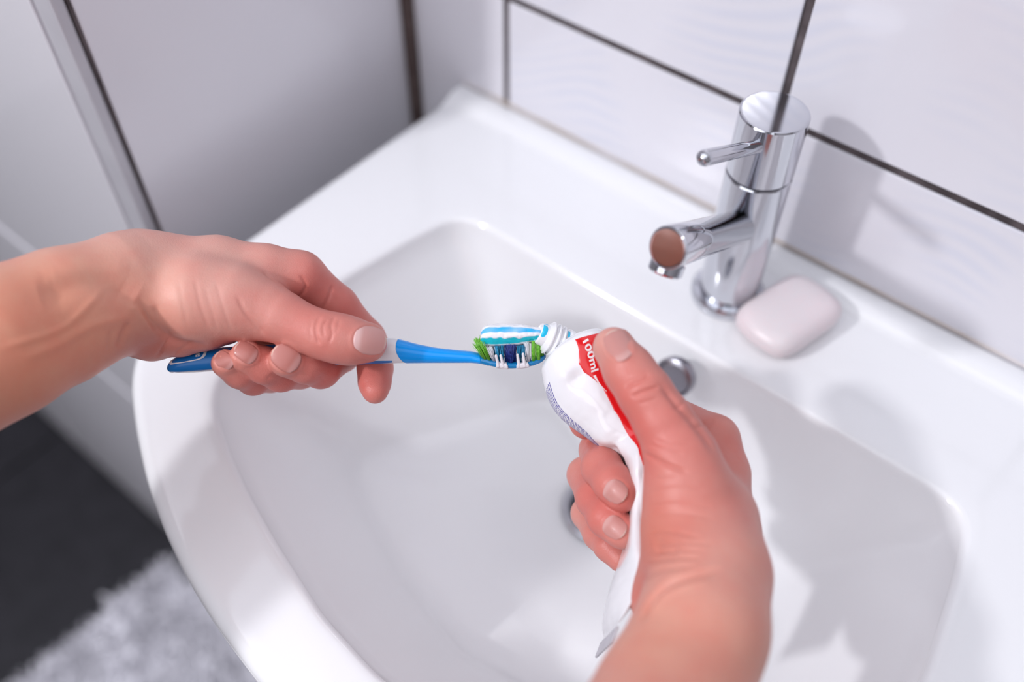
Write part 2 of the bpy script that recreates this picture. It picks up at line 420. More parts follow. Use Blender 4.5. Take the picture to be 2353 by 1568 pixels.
def hand_field(body, ks, fingers, x):
    b = body_field(body, ks, x); tot = b
    for (f, kj) in fingers:
        prox = f.seg(x, 0)
        tot = np.minimum(tot, smin(b, prox, kj)); tot = smin(tot, f(x), .0007)
    return tot
def surface_nets(fn, lo, hi, h):
    """polygonise fn = 0; fine samples only near the surface"""
    co = 6; H = h * co
    nC = np.ceil((hi - lo) / H).astype(int) + 1
    g = [lo[k] + H * np.arange(nC[k] + 1) for k in range(3)]
    X = np.stack(np.meshgrid(*g, indexing='ij'), -1).reshape(-1, 3)
    cv = fn(X).reshape([len(q) for q in g])
    near = np.zeros([n_ for n_ in nC], bool)
    m = np.ones_like(near) * 9.
    for dx in (0, 1):
        for dy in (0, 1):
            for dz in (0, 1):
                m = np.minimum(m, np.abs(cv[dx:dx + nC[0], dy:dy + nC[1], dz:dz + nC[2]]))
    near = m < H * 1.3
    nF = nC * co
    val = np.repeat(np.repeat(np.repeat(cv[:-1, :-1, :-1], co, 0), co, 1), co, 2).astype(np.float32)
    idx = np.argwhere(near); o = np.stack(np.meshgrid(*[np.arange(co)] * 3, indexing='ij'), -1).reshape(-1, 3)
    for s in range(0, len(idx), 1500):
        f = (idx[s:s + 1500, None, :] * co + o[None]).reshape(-1, 3)
        val[f[:, 0], f[:, 1], f[:, 2]] = fn(lo + f * h)
    S = val < 0
    sc_ = [slice(None, -1), slice(1, None)]
    cnt = sum(S[sc_[a], sc_[b], sc_[c]].astype(np.int8) for a in (0, 1) for b in (0, 1) for c in (0, 1))
    cells = np.argwhere((cnt > 0) & (cnt < 8)); cid = -np.ones(cnt.shape, int); cid[tuple(cells.T)] = np.arange(len(cells))
    acc = np.zeros((len(cells), 3)); num = np.zeros(len(cells))
    corners = [(a, b, c) for a in (0, 1) for b in (0, 1) for c in (0, 1)]
    for c0 in corners:
        for ax in range(3):
            if c0[ax]: continue
            c1 = list(c0); c1[ax] = 1
            v0 = val[tuple((cells + c0).T)]; v1 = val[tuple((cells + c1).T)]
            ok = (v0 < 0) != (v1 < 0); t = np.where(ok, v0 / np.where(ok, v0 - v1, 1), 0)
            pt = np.array(c0, float)[None] + t[:, None] * (np.array(c1) - np.array(c0))[None]
            acc[ok] += pt[ok]; num[ok] += 1
    verts = lo + (cells + acc / num[:, None]) * h
    faces = []
    for ax in range(3):
        b, c = [(1, 2), (2, 0), (0, 1)][ax]
        s0 = [slice(1, -1)] * 3; s1 = [slice(1, -1)] * 3; s1[ax] = slice(2, None)
        s0[ax] = slice(1, -1)
        A = S[1:-1, 1:-1, 1:-1]
        sh = [slice(1, -1)] * 3; sh[ax] = slice(2, None); B = S[tuple(sh)]
        e = np.argwhere(A != B) + 1
        e = e[(e < np.array(cnt.shape)).all(1)]
        fl_ = S[tuple(e.T)]
        eb = np.zeros(3, int); eb[b] = 1; ec = np.zeros(3, int); ec[c] = 1
        q = np.stack([cid[tuple((e - eb - ec).T)], cid[tuple((e - ec).T)], cid[tuple(e.T)], cid[tuple((e - eb).T)]], 1)
        q[~fl_] = q[~fl_][:, ::-1]; faces.append(q[(q >= 0).all(1)])
    return verts, np.vstack(faces)
def mesh_np(name, verts, faces):
    me = bpy.data.meshes.new(name); me.vertices.add(len(verts)); me.vertices.foreach_set('co', np.asarray(verts, np.float32).ravel())
    me.loops.add(faces.size); me.loops.foreach_set('vertex_index', faces.astype(np.int32).ravel())
    me.polygons.add(len(faces)); me.polygons.foreach_set('loop_start', np.arange(0, faces.size, 4, dtype=np.int32))
    me.polygons.foreach_set('loop_total', np.full(len(faces), 4, np.int32)); me.update(calc_edges=True); me.validate(); return me
def laplace(verts, faces, it, lam=.5):
    e = np.vstack([faces[:, [0, 1]], faces[:, [1, 2]], faces[:, [2, 3]], faces[:, [3, 0]]])
    n_ = len(verts); deg = np.bincount(e[:, 0], minlength=n_) + np.bincount(e[:, 1], minlength=n_)
    for _ in range(it):
        s = np.stack([np.bincount(e[:, 0], verts[e[:, 1], k], n_) + np.bincount(e[:, 1], verts[e[:, 0], k], n_) for k in range(3)], 1)
        verts = verts + lam * (s / deg[:, None] - verts)
    return verts
def vnormals(verts, faces):
    n_ = np.cross(verts[faces[:, 2]] - verts[faces[:, 0]], verts[faces[:, 3]] - verts[faces[:, 1]])
    out = np.stack([sum(np.bincount(faces[:, j], n_[:, k], len(verts)) for j in range(4)) for k in range(3)], 1)
    return out / (np.linalg.norm(out, axis=1)[:, None] + 1e-12)
def dist_poly(u, v, pts):
    pts = np.asarray(pts, float); best = np.full(len(u), 1e9); tt = np.zeros(len(u)); L_ = len(pts) - 1
    for i in range(L_):
        a, b = pts[i], pts[i + 1]; ab = b - a; h = np.clip(((u - a[0]) * ab[0] + (v - a[1]) * ab[1]) / (ab @ ab), 0, 1)
        d = np.hypot(u - a[0] - h * ab[0], v - a[1] - h * ab[1]); k = d < best
        best = np.where(k, d, best); tt = np.where(k, (i + h) / L_, tt)
    return best, tt
def arc_pts(pts, n=14): return catmull(pts, n) if len(pts) > 2 else np.asarray(pts, float)
def sculpt(verts, faces, strokes):
    """press creases into / raise cords on the skin. stroke: (points, width px, height mm, min depth, max depth)"""
    nrm = vnormals(verts, faces); u, v, d = PROJ(verts); view = verts - OFF
    facing = -(nrm * view).sum(1) / np.linalg.norm(view, axis=1)
    disp = np.zeros(len(verts))
    for s in strokes:
        pts, wd, ht = s[0], s[1], s[2]; dmin, dmax = (s[3], s[4]) if len(s) > 3 else (0, 9)
        pts = arc_pts(pts); lo = pts.min(0) - wd * 3; hi = pts.max(0) + wd * 3
        sel = (facing > -.15) & (d > dmin) & (d < dmax) & (u > lo[0]) & (u < hi[0]) & (v > lo[1]) & (v < hi[1])
        if not sel.any(): continue
        q, t = dist_poly(u[sel], v[sel], pts)
        fade = np.minimum(1, np.minimum(t, 1 - t) * 5 + .15) if len(s) < 6 else 1
        disp[sel] += ht / 1000 * np.exp(-(q / wd) ** 2) * fade
    return verts + nrm * disp[:, None]

# skin shader: rosiness and tan per vertex, with some shade and light painted in
def skin_material(name):
    m = mat(name, (.7, .4, .33), .42, spec=.4)
    at = N(m, 'ShaderNodeAttribute', attribute_name='tint'); tc = N(m, 'ShaderNodeTexCoord')
    nz = N(m, 'ShaderNodeTexNoise'); nz.inputs['Scale'].default_value = 55; nz.inputs['Detail'].default_value = 4; nz.inputs['Roughness'].default_value = .6
    L(m, tc.outputs['Object'], nz.inputs['Vector'])
    mr = N(m, 'ShaderNodeMapRange'); mr.inputs[1].default_value = .3; mr.inputs[2].default_value = .7; mr.inputs[3].default_value = .90; mr.inputs[4].default_value = 1.08
    L(m, nz.outputs['Fac'], mr.inputs[0])
    mx = N(m, 'ShaderNodeMix', data_type='RGBA', blend_type='MULTIPLY'); mx.inputs['Factor'].default_value = 1
    cb = N(m, 'ShaderNodeCombineColor'); L(m, mr.outputs[0], cb.inputs[1]); L(m, mr.outputs[0], cb.inputs[2]); cb.inputs[0].default_value = 1
    L(m, at.outputs['Color'], mx.inputs['A']); L(m, cb.outputs[0], mx.inputs['B']); L(m, mx.outputs['Result'], BS(m).inputs['Base Color'])
    BS(m).inputs['Subsurface Weight'].default_value = .22; BS(m).inputs['Subsurface Radius'].default_value = (.006, .0022, .0014)
    BS(m).inputs['Subsurface Scale'].default_value = .6
    # pores and fine cross lines
    vo = N(m, 'ShaderNodeTexVoronoi'); vo.inputs['Scale'].default_value = 1500; L(m, tc.outputs['Object'], vo.inputs['Vector'])
    n2 = N(m, 'ShaderNodeTexNoise'); n2.inputs['Scale'].default_value = 420; n2.inputs['Detail'].default_value = 3; L(m, tc.outputs['Object'], n2.inputs['Vector'])
    ad = N(m, 'ShaderNodeMath', operation='ADD'); L(m, vo.outputs['Distance'], ad.inputs[0]); L(m, n2.outputs['Fac'], ad.inputs[1])
    add_bump(m, ad.outputs[0], .16, .0005)
    return m
M_skin = skin_material('skin')
M_nail = mat('fingernail', (.80, .50, .46), .40, spec=.4, coat=.1, Subsurface_Weight=.3)
BS(M_nail).inputs['Subsurface Radius'].default_value = (.004, .002, .0015)
def nail_mat():
    at = N(M_nail, 'ShaderNodeAttribute', attribute_name='tint'); L(M_nail, at.outputs['Color'], BS(M_nail).inputs['Base Color'])
nail_mat()
BASE = np.array((.68, .30, .25)); ROSY = np.array((.62, .145, .12)); PALE_LIT = np.array((.76, .45, .385)); TAN = np.array((.74, .30, .18)); SHADE_BROWN = np.array((.52, .175, .095))  # the brown paints shade; the pale tone also paints lit skin
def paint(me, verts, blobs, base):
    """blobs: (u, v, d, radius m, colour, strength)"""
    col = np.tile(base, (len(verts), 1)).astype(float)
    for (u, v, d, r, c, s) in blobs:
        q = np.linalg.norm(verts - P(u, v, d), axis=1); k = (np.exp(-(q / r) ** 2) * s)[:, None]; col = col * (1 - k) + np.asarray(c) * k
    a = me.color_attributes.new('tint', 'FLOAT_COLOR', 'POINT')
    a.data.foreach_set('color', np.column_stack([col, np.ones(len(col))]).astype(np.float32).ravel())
def grow(name, fn, lo, hi, h, strokes, blobs, base, parent):
    vs_, fs_ = surface_nets(fn, np.array(lo), np.array(hi), h)
    vs_ = laplace(vs_, fs_, 3)
    vs_ = sculpt(vs_, fs_, strokes)
    me = mesh_np(name, vs_, fs_); paint(me, vs_, blobs, base)
    bvh = BVHTree.FromPolygons([tuple(q) for q in vs_], [tuple(q) for q in fs_.tolist()])
    o = link(name, me, M_skin, parent)
    return o, bvh
def nail(parent, bvh, cu, cv, ang, hl, hw, base=(.52, .195, .165), dmin=0, pale=.4, lift=.00012):
    """fingernail: centre px, direction of the free edge (deg, image), half length / half width px"""
    ca, sa = math.cos(math.radians(ang)), math.sin(math.radians(ang)); n1, n2 = 19, 15
    pts = []; uv = []
    for i in range(n1):
        for j in range(n2):
            a = -1 + 2 * i / (n1 - 1); b = -1 + 2 * j / (n2 - 1)
            # square -> rounded shape
            wa = a * math.sqrt(max(0, 1 - .42 * b * b)); wb_ = b * math.sqrt(max(0, 1 - (.42 if a > 0 else .38) * a * a))
            pts.append((cu + wa * hl * ca - wb_ * hw * sa, cv + wa * hl * sa + wb_ * hw * ca)); uv.append((wa, wb_))
    pts = np.array(pts); uv = np.array(uv); hit = []
    for (u, v) in pts:
        dr_ = MW @ np.array([u - CX, v - CY, F]); dr_ /= np.linalg.norm(dr_)
        r = bvh.ray_cast(Vector(OFF), Vector(dr_)); hit.append(PROJ(np.array(r[0]))[2] if r[0] else np.nan)
    hit = np.array(hit); ok = ~np.isnan(hit) & (np.abs(hit - np.nanmedian(hit)) < .007) & (hit > dmin)
    A = lambda q: np.column_stack([np.ones(len(q)), q, q[:, 0]**2, q[:, 0] * q[:, 1], q[:, 1]**2])
    cf, *_ = np.linalg.lstsq(A(uv[ok]), hit[ok], rcond=None); cf[3] = np.clip(cf[3], -.001, .0012)
    dep = A(uv) @ cf - lift - .0004 * (1 - np.clip(uv[:, 1]**2, 0, 1)) + .0007 * np.clip(-uv[:, 0], 0, 1) ** 2 + .0004 * uv[:, 1] ** 4
    W = PN(np.column_stack([pts, dep])); W2 = PN(np.column_stack([pts, dep + .0010]))
    f1 = grid_faces(n1, n2, False); n_ = n1 * n2; f2 = [tuple(q + n_ for q in reversed(f)) for f in f1]
    rim = [j for j in range(n2)] + [i * n2 + n2 - 1 for i in range(1, n1)] + [(n1 - 1) * n2 + j for j in range(n2 - 2, -1, -1)] + [i * n2 for i in range(n1 - 2, 0, -1)]
    side = [(rim[k], rim[(k + 1) % len(rim)], rim[(k + 1) % len(rim)] + n_, rim[k] + n_) for k in range(len(rim))]
    o = obj('fingernail', np.vstack([W, W2]), f1 + f2 + side, M_nail, parent); fix(o)
    base = np.array(base); free = np.array((.85, .68, .58)); lun = base * .3 + np.array((.84, .60, .58)) * .7
    t = np.clip((uv[:, 0] - .90) / .05, 0, 1)[:, None]; l_ = np.clip((-uv[:, 0] - .45) / .25, 0, 1)[:, None] * pale
    c = base * (1 - l_) + lun * l_; c = c * (1 - t) + free * t
    at = o.data.color_attributes.new('tint', 'FLOAT_COLOR', 'POINT')
    at.data.foreach_set('color', np.column_stack([np.vstack([c, c]), np.ones(2 * n_)]).astype(np.float32).ravel())
    return o
def nail_fold(cu, cv, ang, hl, hw, up=.35, dmin=0, dmax=9):
    """raised skin around the root and sides of a nail"""
    ca, sa = math.cos(math.radians(ang)), math.sin(math.radians(ang)); pts = []
    for t in np.linspace(-2.6, 2.6, 13):
        a, b = -math.cos(t * .83) * 1.14, math.sin(t * .83) * 1.12
        pts.append((cu + a * hl * ca - b * hw * sa, cv + a * hl * sa + b * hw * ca))
    return (pts, 5, up, dmin, dmax, 1)

person = empty('person', (-.25, .10, ZR + .1))
tag(person, 'person with bare forearms squeezing striped toothpaste onto a blue toothbrush over the washbasin', 'person')

# ---- hand with the toothbrush
def UVD(x, y, z, r):
    u, v, d = PROJ(np.array([x, y, z + OFFZ])); return (float(u), float(v), float(d), r)
A_body = [Chain([UVD(-.335, -.17, -.30, 4.4), (-560, 1050, .345, 4.0), (-300, 925, .375, 3.7), (0, 786, .400, 3.15), (150, 716, .418, 2.75)], .01),
          Chain([(150, 716, .418, 2.70), (285, 664, .435, 2.45), (330, 650, .442, 2.2)], .01),
          Chain([(160, 775, .420, 1.9), (235, 750, .432, 1.4), (300, 750, .445, 1.2)], .01),
          Chain([(330, 628, .446, 1.80), (500, 618, .452, 1.52), (610, 624, .455, 1.25), (693, 634, .458, 1.12)], .008),      # index metacarpal
          Chain([(330, 650, .452, 1.7), (560, 650, .470, 1.35), (690, 668, .478, 1.05)], .008),
          Chain([(330, 690, .460, 1.6), (520, 690, .482, 1.25), (658, 700, .493, 1.0)], .008),
          Chain([(330, 715, .465, 1.5), (480, 728, .490, 1.2), (605, 735, .505, .95)], .008),
          Chain([(345, 690, .440, 1.75), (455, 688, .437, 2.0), (540, 695, .437, 1.70), (610, 714, .437, 1.34)], .008),      # thenar and thumb metacarpal
          Chain([(300, 765, .456, 1.15), (350, 771, .449, 1.18), (415, 768, .443, 1.02), (470, 760, .441, .88), (520, 755, .446, .75)], .005)]           # heel of the hand
A_ks = [.012, .012, .018, .014, .014, .014, .012, .008]
A_thumb = Chain([(600, 712, .437, 1.36), (645, 729, .435, 1.18), (692, 751, .434, 1.04), (738, 769, .433, 1.05), (775, 778, .433, 1.08), (806, 784, .434, 1.04), (844, 788, .436, .92)], .006)
A_index = Chain([(688, 632, .460, 1.15), (775, 703, .470, 1.0), (842, 778, .480, .93), (860, 812, .473, .90), (862, 848, .463, .84), (861, 880, .457, .75), (862, 899, .453, .62)], .005)
A_mid = Chain([(688, 668, .480, 1.05), (785, 812, .475, .94), (737, 848, .453, .93), (702, 838, .442, .88), (657, 828, .435, .80)], .004)
A_ring = Chain([(655, 700, .495, 1.0), (690, 852, .472, .90), (645, 858, .453, .88), (608, 840, .443, .86), (566, 820, .437, .76)], .004)
A_pink = Chain([(602, 735, .507, .9), (622, 866, .476, .78), (582, 872, .457, .76), (550, 856, .445, .74), (518, 836, .438, .66)], .004)
fA = lambda x: hand_field(A_body, A_ks, [(A_thumb, .007), (A_index, .007), (A_mid, .004), (A_ring, .004), (A_pink, .004)], x)
A_strokes = [
    # thumb knuckle wrinkles
    ([(737, 727), (727, 745), (727, 770), (735, 792)], 3.2, -.8, 0, .445), ([(752, 736), (742, 752), (745, 775)], 2.8, -.55, 0, .445),
    ([(770, 727), (761, 745), (763, 768), (756, 790)], 3, -.6, 0, .445), ([(716, 735), (712, 760), (716, 785)], 3, -.3, 0, .445), ([(780, 735), (776, 752), (770, 766)], 3, -.3, 0, .445),
    ([(745, 725), (738, 760), (745, 800)], 14, .35, 0, .445),
    # fan of folds over the thenar
    ([(448, 640), (460, 700), (480, 755)], 5, -.28, 0, .44), ([(497, 650), (512, 705), (532, 760)], 5, -.28, 0, .44), ([(470, 660), (484, 705), (500, 760)], 4, -.2, 0, .44),
    ([(545, 680), (562, 716), (588, 748), (606, 768)], 5, -.6, 0, .44), ([(410, 640), (418, 690), (430, 745)], 6, -.2, 0, .44),
    ([(356, 700), (366, 745), (395, 775)], 8, -.8, 0, .46),
    # web between thumb and index
    ([(606, 622), (638, 664), (678, 697), (738, 718)], 6, -1.5, .435, .48), ([(690, 632), (702, 655), (696, 672), (678, 690)], 4, -.8, .445, .49), ([(764, 655), (755, 685), (738, 716)], 4, -.7, .445, .49),
    # wrist tendons, veins and hollow
    ([(0, 800), (90, 775), (150, 750), (200, 705), (245, 660)], 9, .55), ([(60, 822), (130, 795), (210, 750), (300, 728)], 12, .65), ([(90, 680), (170, 655), (240, 655), (310, 690)], 34, -2.4, 0, 9), ([(100, 640), (200, 612), (300, 615)], 22, .6),
    ([(258, 760), (252, 785), (250, 812)], 6, -.5), ([(298, 740), (282, 770), (272, 800)], 7, -.9), ([(388, 778), (372, 800), (360, 824)], 3.5, -.6, .42, .47), ([(446, 790), (420, 800), (398, 818)], 3.5, -.5, .42, .47),
    ([(322, 690), (345, 738), (378, 772), (425, 790), (480, 795)], 7, -1.3, 0, .475), ([(300, 705), (325, 722), (350, 760)], 6, .6, 0, .46),
    # finger joints
    ([(735, 862), (748, 880)], 4, -.3, 0, .46), ([(630, 860), (612, 872)], 4, -.3, 0, .46), 
    nail_fold(850, 783, 8, 38, 33, .40, 0, .445), nail_fold(657, 823, 214, 35, 30, .55, 0, .45), nail_fold(565, 810, 214, 28, 24, .5, .426, .45), nail_fold(515, 829, 224, 24, 19, .45, .426, .46)]
A_blobs = [(20, 630, .39, .022, PALE_LIT, .7), (150, 585, .40, .022, PALE_LIT, .7), (290, 570, .425, .022, PALE_LIT, .6), (230, 675, .42, .020, SHADE_BROWN, .75), (310, 700, .425, .014, SHADE_BROWN, .6), (120, 700, .40, .028, SHADE_BROWN, .5), (100, 860, .39, .035, SHADE_BROWN, .35), (260, 790, .43, .02, SHADE_BROWN, .5), (690, 650, .455, .012, ROSY, .6), (420, 780, .45, .02, ROSY, .4), (0, 800, .38, .07, TAN, .6), (180, 720, .40, .04, TAN, .75), (300, 560, .44, .05, PALE_LIT, .6), (560, 570, .44, .03, PALE_LIT, .4), (300, 770, .44, .02, ROSY, .45), (700, 660, .46, .022, ROSY, .5), (820, 720, .47, .03, ROSY, .6), (760, 765, .43, .013, ROSY, .35),  # browns paint shade into wrist hollow and underside; pales paint the lit upper edge
           (830, 820, .43, .012, ROSY, .5), (862, 890, .45, .018, ROSY, .55), (735, 850, .45, .02, ROSY, .65), (640, 860, .45, .02, ROSY, .7), (570, 865, .455, .02, ROSY, .8), (500, 690, .42, .02, PALE_LIT, .3), (780, 830, .46, .022, ROSY, .5), (720, 740, .43, .02, ROSY, .25), (400, 790, .44, .02, ROSY, .4), (600, 720, .42, .02, ROSY, .25)]
# ---- hand with the tube
B_body = [Chain([UVD(-.055, -.12, -.30, 4.3), (1230, 2150, .250, 3.10), (1400, 1880, .292, 2.99), (1545, 1610, .338, 2.67), (1612, 1450, .360, 2.45)], .01),
          Chain([(1612, 1450, .355, 2.38), (1632, 1320, .378, 2.33), (1626, 1200, .398, 2.14)], .01),
          Chain([(1620, 1390, .388, 1.9), (1640, 1200, .412, 1.6), (1652, 1090, .422, 1.30), (1640, 1012, .427, 1.12)], .008),
          Chain([(1620, 1390, .395, 1.9), (1660, 1220, .425, 1.6), (1650, 1085, .447, 1.1)], .008),
          Chain([(1620, 1390, .40, 1.8), (1655, 1270, .435, 1.5), (1640, 1165, .460, 1.0)], .008),
          Chain([(1610, 1400, .40, 1.7), (1640, 1310, .44, 1.3), (1625, 1240, .465, .95)], .008),
          Chain([(1560, 1330, .392, 1.6), (1575, 1210, .393, 1.75), (1580, 1120, .393, 1.75), (1562, 1040, .393, 1.42)], .008),
          Chain([(1535, 1290, .405, 1.1), (1515, 1360, .400, 1.15), (1508, 1388, .395, 1.05)], .008)]
B_ks = [.012, .016, .014, .014, .014, .012, .010]
B_thumb = Chain([(1568, 1050, .394, 1.45), (1525, 970, .395, 1.22), (1482, 903, .397, 1.12), (1446, 852, .403, 1.06), (1410, 800, .412, .93)], .006)
B_index = Chain([(1640, 1012, .428, 1.12), (1520, 945, .452, .95), (1400, 955, .466, .85), (1345, 972, .456, .80)], .005)
B_mid = Chain([(1650, 1085, .447, 1.05), (1375, 1035, .462, .92), (1383, 1075, .440, .95), (1408, 1110, .428, .90), (1430, 1136, .423, .82)], .004)
B_ring = Chain([(1640, 1165, .460, 1.0), (1346, 1092, .466, .90), (1368, 1145, .445, .92), (1395, 1190, .431, .90), (1428, 1222, .424, .80)], .004)
B_pink = Chain([(1625, 1240, .465, .9), (1350, 1180, .472, .80), (1378, 1228, .455, .78), (1400, 1255, .445, .72), (1425, 1285, .44, .62)], .004)
fB = lambda x: hand_field(B_body, B_ks, [(B_thumb, .009), (B_index, .007), (B_mid, .004), (B_ring, .004), (B_pink, .004)], x)
B_strokes = [
    ([(1438, 890), (1465, 877), (1494, 862)], 3.2, -1.25, 0, .41), ([(1452, 912), (1482, 898), (1514, 889)], 3.2, -1.25, 0, .41), ([(1468, 928), (1490, 922), (1512, 914)], 3, -.45, 0, .41), ([(1440, 872), (1470, 862), (1488, 850)], 3, -.3, 0, .41),
    ([(1545, 938), (1560, 935), (1578, 918)], 4, -.5), ([(1590, 982), (1615, 975), (1640, 968)], 5, -.7), ([(1598, 985), (1650, 1000), (1690, 1060)], 14, -.7),
    ([(1515, 880), (1560, 935), (1610, 990), (1640, 1040)], 8, -1.3, 0, .44),
    ([(1480, 1042), (1520, 1064), (1580, 1086)], 4.5, -1.2, 0, .42), ([(1505, 1012), (1545, 1022), (1590, 1018)], 4, -.4, 0, .42), ([(1490, 1020), (1530, 1035), (1570, 1045)], 5, -.4, 0, .42),
    ([(1492, 1228), (1540, 1222), (1610, 1236)], 4, -.7), ([(1500, 1250), (1550, 1246), (1640, 1250)], 4, -.6), ([(1495, 1270), (1550, 1262), (1620, 1266)], 4, -.8), ([(1490, 1292), (1540, 1280), (1610, 1282)], 5, -.9), ([(1500, 1262), (1560, 1260)], 22, -1.4),
    ([(1478, 1330), (1520, 1308), (1600, 1300)], 6, -.8), ([(1476, 1428), (1496, 1380), (1535, 1342), (1590, 1322), (1650, 1308)], 5.5, -2.2), ([(1500, 1408), (1530, 1370), (1580, 1348), (1640, 1336)], 9, .9),
    ([(1500, 1190), (1560, 1180), (1640, 1192)], 3.5, -.4), ([(1495, 1165), (1550, 1158), (1640, 1166)], 3.5, -.35), ([(1495, 1130), (1560, 1122), (1620, 1130)], 3.5, -.3), ([(1505, 1100), (1560, 1098)], 3.5, -.3),
    nail_fold(1420, 794, 244, 37, 31, .35, 0, .425), nail_fold(1414, 1131, 34, 30, 31, .22, 0, .44), nail_fold(1413, 1213, 38, 30, 29, .22, 0, .44)]
B_blobs = [(1540, 1250, .385, .017, SHADE_BROWN, .7), (1500, 1300, .385, .014, SHADE_BROWN, .7), (1540, 1350, .378, .008, SHADE_BROWN, .6), (1700, 1450, .37, .018, SHADE_BROWN, .5), (1720, 1300, .385, .016, SHADE_BROWN, .35), (1600, 1080, .39, .03, ROSY, .2), (1560, 1560, .34, .05, TAN, .6), (1620, 1400, .36, .03, PALE_LIT, .3), (1600, 1150, .385, .03, ROSY, .25), (1440, 860, .39, .02, ROSY, .30), (1500, 960, .385, .02, ROSY, .45), (1430, 950, .40, .02, ROSY, .6), (1520, 1060, .39, .015, ROSY, .5), (1630, 980, .42, .03, ROSY, .4),  # browns paint shade into wrist wrinkles, heel crease and right edge
           (1340, 985, .45, .02, ROSY, .7), (1400, 1090, .43, .015, ROSY, .7), (1440, 1160, .42, .014, ROSY, .7), (1340, 1150, .44, .02, ROSY, .5), (1390, 1190, .43, .014, ROSY, .6), (1540, 1260, .39, .02, ROSY, .4), (1495, 1370, .385, .02, ROSY, .6), (1400, 1270, .44, .015, ROSY, .6), (1395, 780, .41, .008, PALE_LIT, .6)]
def bounds(chs, pad=.006):
    p = np.vstack([c.p for c in chs]); r = max(c.r.max() for c in chs)
    lo = np.min(np.vstack([c.p - c.r[:, None] for c in chs]), 0) - pad; hi = np.max(np.vstack([c.p + c.r[:, None] for c in chs]), 0) + pad
    return lo, hi
HS = .00075
lo, hi = bounds(A_body + [A_thumb, A_index, A_mid, A_ring, A_pink])
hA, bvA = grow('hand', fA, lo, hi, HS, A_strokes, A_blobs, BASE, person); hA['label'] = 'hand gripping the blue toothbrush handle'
lo, hi = bounds(B_body + [B_thumb, B_index, B_mid, B_ring, B_pink])
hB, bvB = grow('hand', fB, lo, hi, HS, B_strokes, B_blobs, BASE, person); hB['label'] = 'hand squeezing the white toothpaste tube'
nail(hA, bvA, 850, 783, 8, 38, 33, base=(.68, .36, .33), pale=1, lift=.0005)
nail(hA, bvA, 657, 823, 214, 35, 30)
nail(hA, bvA, 565, 810, 214, 28, 24, dmin=.426)
nail(hA, bvA, 515, 829, 224, 24, 19, dmin=.426)
nail(hB, bvB, 1420, 794, 244, 37, 31, base=(.60, .28, .25))
nail(hB, bvB, 1414, 1130, 34, 28, 27, lift=.0004, base=(.60, .28, .25))
nail(hB, bvB, 1412, 1212, 38, 28, 26, lift=.0004, base=(.60, .28, .25))

# ------------------------------------------------------------------ toothbrush
M_blue = mat('blue_plastic', (.001, .33, .92), .22, spec=.35, coat=.15, Subsurface_Weight=.15); BS(M_blue).inputs['Subsurface Radius'].default_value = (.001, .002, .004)
M_bluedark = mat('blue_rubber', (.006, .17, .52), .3, spec=.5)
M_clear = mat('clear_blue_plastic', (.005, .25, .60), .12, spec=.5, coat=.3, Transmission_Weight=.25)
M_white = mat('white_plastic', (.83, .82, .85), .25, spec=.5)
M_green = mat('green_bristles', (.16, .52, .03), .4); noise_mix(M_green, (.10, .42, .02), (.28, .66, .08), 900)
M_bw = mat('white_bristles', (.80, .80, .84), .4); M_teal = mat('teal_bristles', (.01, .25, .45), .35); noise_mix(M_teal, (.008, .19, .36), (.02, .33, .58), 900)
M_navy = mat('navy_bristles', (.02, .03, .25), .35); noise_mix(M_navy, (.012, .02, .16), (.05, .09, .42), 900)
M_rubber = mat('white_rubber', (.76, .73, .77), .4)
DB = .450                                            # depth of the brush axis
SB = DB / F                                          # metres per px there
TILT = math.radians(13)
bX = RIGHT; bY = UP * math.cos(TILT) - FWD * math.sin(TILT); bZ = -FWD * math.cos(TILT) - UP * math.sin(TILT)   # along, bristle direction, towards viewer
def BR(u, v, z):
    """brush space: u, v px on the axis plane, z metres towards the viewer"""
    return P(CX, CY, DB) + bX * ((u - CX) * SB) + bY * ((CY - v) * SB / math.cos(TILT)) + bZ * z
# u, top v, bottom v, half width mm
prof = np.array([(381, 842, 850, 1.0), (384, 834, 854, 3.4), (392, 826, 857, 5.2), (410, 813, 860, 6.4), (450, 802, 859, 6.8), (500, 796, 855, 7.0), (600, 790, 847, 7.0),
                 (700, 784, 844, 7.0), (800, 777, 841, 7.0), (860, 773, 840, 7.0), (905, 775, 838, 6.6), (930, 781.5, 837, 5.6), (960, 790, 836.5, 4.8), (1000, 798, 836, 4.2),
                 (1050, 803.5, 836, 3.9), (1085, 806, 836, 4.1), (1108, 811, 838.5, 5.2), (1130, 817, 843, 6.3), (1155, 821, 846.5, 7.0), (1178, 822, 847.5, 7.2), (1205, 821, 845, 7.0),
                 (1228, 817, 840, 6.2), (1243, 813, 834, 4.8), (1251, 811, 828, 3.2), (1255, 812, 822, 1.2)])
prof_ok = prof
def prof_at(u):
    return [np.interp(u, prof[:, 0], prof[:, k]) for k in (1, 2, 3)]
_us = np.concatenate([np.linspace(381, 420, 24), np.linspace(423, 1225, 250), np.linspace(1227, 1255, 24)])
_pc = {k: np.interp(_us, prof[:, 0], prof[:, k]) for k in (1, 2, 3)}
for k in _pc:
    a = _pc[k].copy()
    for _ in range(6): a[1:-1] = (a[:-2] + 2 * a[1:-1] + a[2:]) / 4
    _pc[k] = a
